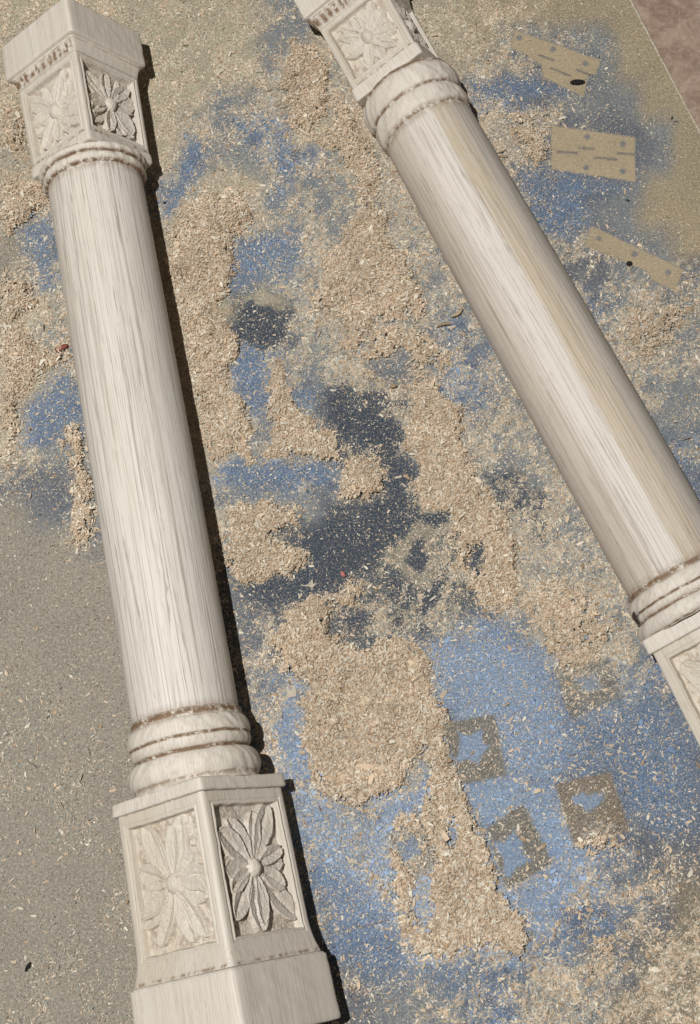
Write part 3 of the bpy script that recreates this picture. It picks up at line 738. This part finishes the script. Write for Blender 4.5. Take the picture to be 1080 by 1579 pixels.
def flake(px, py, size, ang, pts, label, seed):
    P = at(px, py); r = np.random.default_rng(seed)
    top = [(x*size, y*size, .0009+r.uniform(0, .0006)) for x, y in pts]; bot = [(x, y, z-.0005) for x, y, z in top]
    n = len(pts)
    f = [tuple(range(n)), tuple(range(2*n-1, n-1, -1))] + [(i, n+i, n+(i+1) % n, (i+1) % n) for i in range(n)]
    o = mesh('wood_flake', top+bot, f, m_cream, None, False); o.location = (P[0], P[1], .0004); o.rotation_euler = (0, 0, math.radians(ang))
    tag(o, label, 'flake')
flake(478, 904, .0060, 5, [(-1, .05), (-.2, .13), (.35, .75), (.38, .16), (.8, .18), (.45, -.12), (.2, -.35), (-.05, -.08)], 'spiky cream flake on dark paint near the pink chip', 1)
flake(450, 1068, .0050, 40, [(-.9, -.2), (-.3, .5), (.2, .2), (.9, .6), (.6, -.3), (.1, -.8)], 'jagged cream flake beside the shaft shadow above the blue strip', 2)
flake(614, 737, .0028, 10, [(-1, -.2), (-.6, .3), (1, .3), (.7, -.3)], 'small white flake on the narrow navy channel', 3)
flake(417, 964, .0036, 70, [(-1, -.2), (-.2, .4), (.9, .3), (.4, -.5)], 'pale flake left of the ring shaped sawdust heap', 4)
flake(716, 723, .0046, -25, [(-1, -.1), (-.6, .12), (1, .1), (.8, -.12)], 'white needle flake on the central right sawdust heap', 5)
flake(545, 1330, .0035, 0, [(-1, -.2), (-.5, .5), (.6, .5), (.9, -.3), (.1, -.2)], 'curled cream flake on the bright blue patch right of the lower block', 6)

# ------------------------------------------------------------------ sawdust: counted by nobody, one object
def footprint(x, y):
    """True where a column stands on the board"""
    out = np.zeros(len(x), bool)
    for P0, P1, h, d in (((148.5, 292), (287.5, 1110), hL, dL), ((661, 201), (1045, 884), hR, dR)):
        A = at(*P0, h); B = at(*P1, h); u = (B-A)/np.linalg.norm(B-A)
        s = (x-A[0])*u[0] + (y-A[1])*u[1]; o = np.abs(-(x-A[0])*u[1] + (y-A[1])*u[0])
        out |= (s > d['abacus'][0]) & (s < d['foot'][1]) & (o < .021)
        out |= (s > d['foot'][0]-.03) & (s < d['foot'][1]) & (o < .036)
    return out
def heap_z(x, y, heap):
    return sstep(.10, 1.0, heap)*(.0010+.0060*sstep(.25, .8, fbm(x*55+10, y*55+10, 61, 3))+.0016*fbm(x*260+10, y*260+10, 71, 2))
NC = 1300000
x = rng.uniform(-.275, .275, NC); y = rng.uniform(-.045, .715, NC)
x = np.minimum(x, 1e9); keep = x < edge(y)-.001
x, y = x[keep], y[keep]
ccol, cden, cheap, ccl, chh = fields(x, y)
# fibrous fine structure: clumps
cl = fbm(x*420, y*420, 81, 3)
pr = (.012 + 1.1*np.clip(cden, 0, 1)**1.7)*(sstep(.30, .66, cl+.30*cden)*(1-cheap)+cheap*.8)
keep = (rng.random(len(x)) < pr*(1-.8*ccl)) & ~footprint(x, y)
x, y, ccol, cden, cheap, chh = x[keep], y[keep], ccol[keep], cden[keep], cheap[keep], chh[keep]
n = len(x); print('chips', n)
zb = heap_z(x, y, chh) + rng.random(n)*(.0003+.0012*sstep(.3, .9, cheap))
big = rng.random(n)
L_ = np.exp(rng.normal(math.log(.00112), .42, n)); L_ = np.where(big > .985, L_*1.8, L_)*np.where(cheap > .4, 1.1, .95)
ylow = sstep(.25, .02, y); L_ *= 1+.22*ylow
W_ = L_*rng.uniform(.22, .55, n)
an = rng.uniform(0, 2*math.pi, n); tilt = rng.normal(0, .42, n)*np.where(cheap > .4, 1, .6); rl = rng.normal(0, .6, n)
ux = np.stack([np.cos(an)*np.cos(tilt), np.sin(an)*np.cos(tilt), np.sin(tilt)], 1)
vx = np.stack([-np.sin(an)*np.cos(rl), np.cos(an)*np.cos(rl), np.sin(rl)], 1)
cen = np.stack([x, y, zb+.0003], 1)
# bow of the chip: middle pair of vertices lifted
bow = (L_*rng.uniform(-.05, .30, n))[:, None]*np.array([0, 0, 1.0])
hl_ = (L_/2)[:, None]; hw_ = (W_/2)[:, None]; tp = rng.uniform(.3, 1, n)[:, None]
P = np.stack([cen-ux*hl_-vx*hw_*tp, cen-ux*hl_+vx*hw_*tp, cen+bow-vx*hw_, cen+bow+vx*hw_, cen+ux*hl_-vx*hw_*.7, cen+ux*hl_+vx*hw_*.6], 1)
zmin = P[:, :, 2].min(1); P[:, :, 2] += np.maximum(0, .00015-zmin)[:, None]
b6 = (np.arange(n)*6)[:, None]
fa = np.concatenate([b6+np.array([0, 2, 3, 1]), b6+np.array([2, 4, 5, 3])])
tan = np.array([(.64, .505, .365)]); cream = np.array([(.72, .66, .54)]); brown = np.array([(.43, .31, .20)])
k1 = rng.random((n, 1)); tint = np.where(k1 < .55, tan, np.where(k1 < .86, cream, brown))*rng.uniform(.80, 1.14, (n, 1))*(.78+.40*fbm(x*75, y*75, 201, 4))[:, None]
# chips lying on wet-sprayed areas took paint
bl = np.clip((ccol[:, 2]-ccol[:, 0])/.30, 0, 1)*(1-sstep(.35, .8, cheap))
pb = (rng.random(n) < bl*.75)[:, None]
tint = np.where(pb, np.clip(ccol*1.5+.05, 0, .8), tint)
gz = np.clip(1-np.abs(ccol-np.array(PAL['G'])).sum(1)/.12, 0, 1)*(1-sstep(.3, .6, cheap)); pg = (rng.random(n) < gz*.55)[:, None]
tint = np.where(pg, np.array([(.34, .32, .27)]), tint)
# body of the heaps
hm = heap.reshape(nr, nc); hzv = heap_z(X.ravel(), Y.ravel(), hgt_b)-.0003
ok = (hm > .5) & (hzv.reshape(nr, nc) > .0002) & ~footprint(X.ravel(), Y.ravel()).reshape(nr, nc)
qk = ok[:-1, :-1] & ok[1:, :-1] & ok[:-1, 1:] & ok[1:, 1:]
hq = q.reshape(nr-1, nc-1, 4)[qk]
used, inv = np.unique(hq.ravel(), return_inverse=True)
HV = np.stack([X.ravel()[used], Y.ravel()[used], np.maximum(hzv[used], .0001)], 1)
vn = fbm(HV[:, 0]*700, HV[:, 1]*700, 91, 2)[:, None]
HC = np.array([(.53, .405, .28)])*(.75+.45*vn)
# fine specks of dust between the chips
M = 1500000
x2 = rng.uniform(-.275, .275, M); y2 = rng.uniform(-.045, .715, M); k2 = x2 < edge(y2)-.001; x2, y2 = x2[k2], y2[k2]
c2, d2, h2, q2, _ = fields(x2, y2)
k2 = (rng.random(len(x2)) < (1-.85*q2)*(.03+.85*d2**1.15+.10*np.clip(1-np.abs(c2-np.array(PAL['G'])).sum(1)/.15, 0, 1))*(1-h2*.8)*sstep(.25, .6, fbm(x2*300, y2*300, 95, 3)+.3*d2)) & ~footprint(x2, y2)
x2, y2, c2, d2 = x2[k2], y2[k2], c2[k2], d2[k2]; m2 = len(x2); print('specks', m2)
a2 = rng.uniform(0, 2*math.pi, m2); l2 = (np.exp(rng.normal(math.log(.00032), .35, m2)))[:, None]; w2 = l2*rng.uniform(.3, .8, (m2, 1))
e1 = np.stack([np.cos(a2), np.sin(a2), rng.normal(0, .25, m2)], 1); e2 = np.stack([-np.sin(a2), np.cos(a2), rng.normal(0, .25, m2)], 1)
cc = np.stack([x2, y2, np.full(m2, .0004)+rng.random(m2)*.0002], 1)
P2 = np.stack([cc-e1*l2, cc-e2*w2, cc+e1*l2, cc+e2*w2], 1); P2[:, :, 2] = np.maximum(P2[:, :, 2], .0001)
r3 = rng.random((m2, 1)); lum = c2.mean(1, keepdims=True)
t2 = np.where(r3 < .6, np.array([(.58, .53, .42)]), np.where(r3 < .85, np.clip(c2*1.9+.06, 0, .75), c2*.45))
gq = (rng.random((m2, 1)) < np.clip(1-np.abs(c2-np.array(PAL['G'])).sum(1, keepdims=True)/.15, 0, .75)); t2 = np.where(gq, np.clip(c2*rng.uniform(.5, 1.9, (m2, 1)), 0, .6), t2)
AV = np.concatenate([P.reshape(-1, 3), HV, P2.reshape(-1, 3)]); AC = np.concatenate([np.repeat(tint, 6, 0), HC, np.repeat(t2, 4, 0)])
AF = np.concatenate([fa, inv.reshape(-1, 4)+n*6, (np.arange(m2)*4)[:, None]+np.arange(4)+n*6+len(HV)])
sd = mesh('sawdust', AV, AF, chip_mat(), smooth=False, attrs={'tint': AC})
tag(sd, 'drifts of tan sawdust and fine shavings over the blue stained board', 'sawdust', kind='stuff')
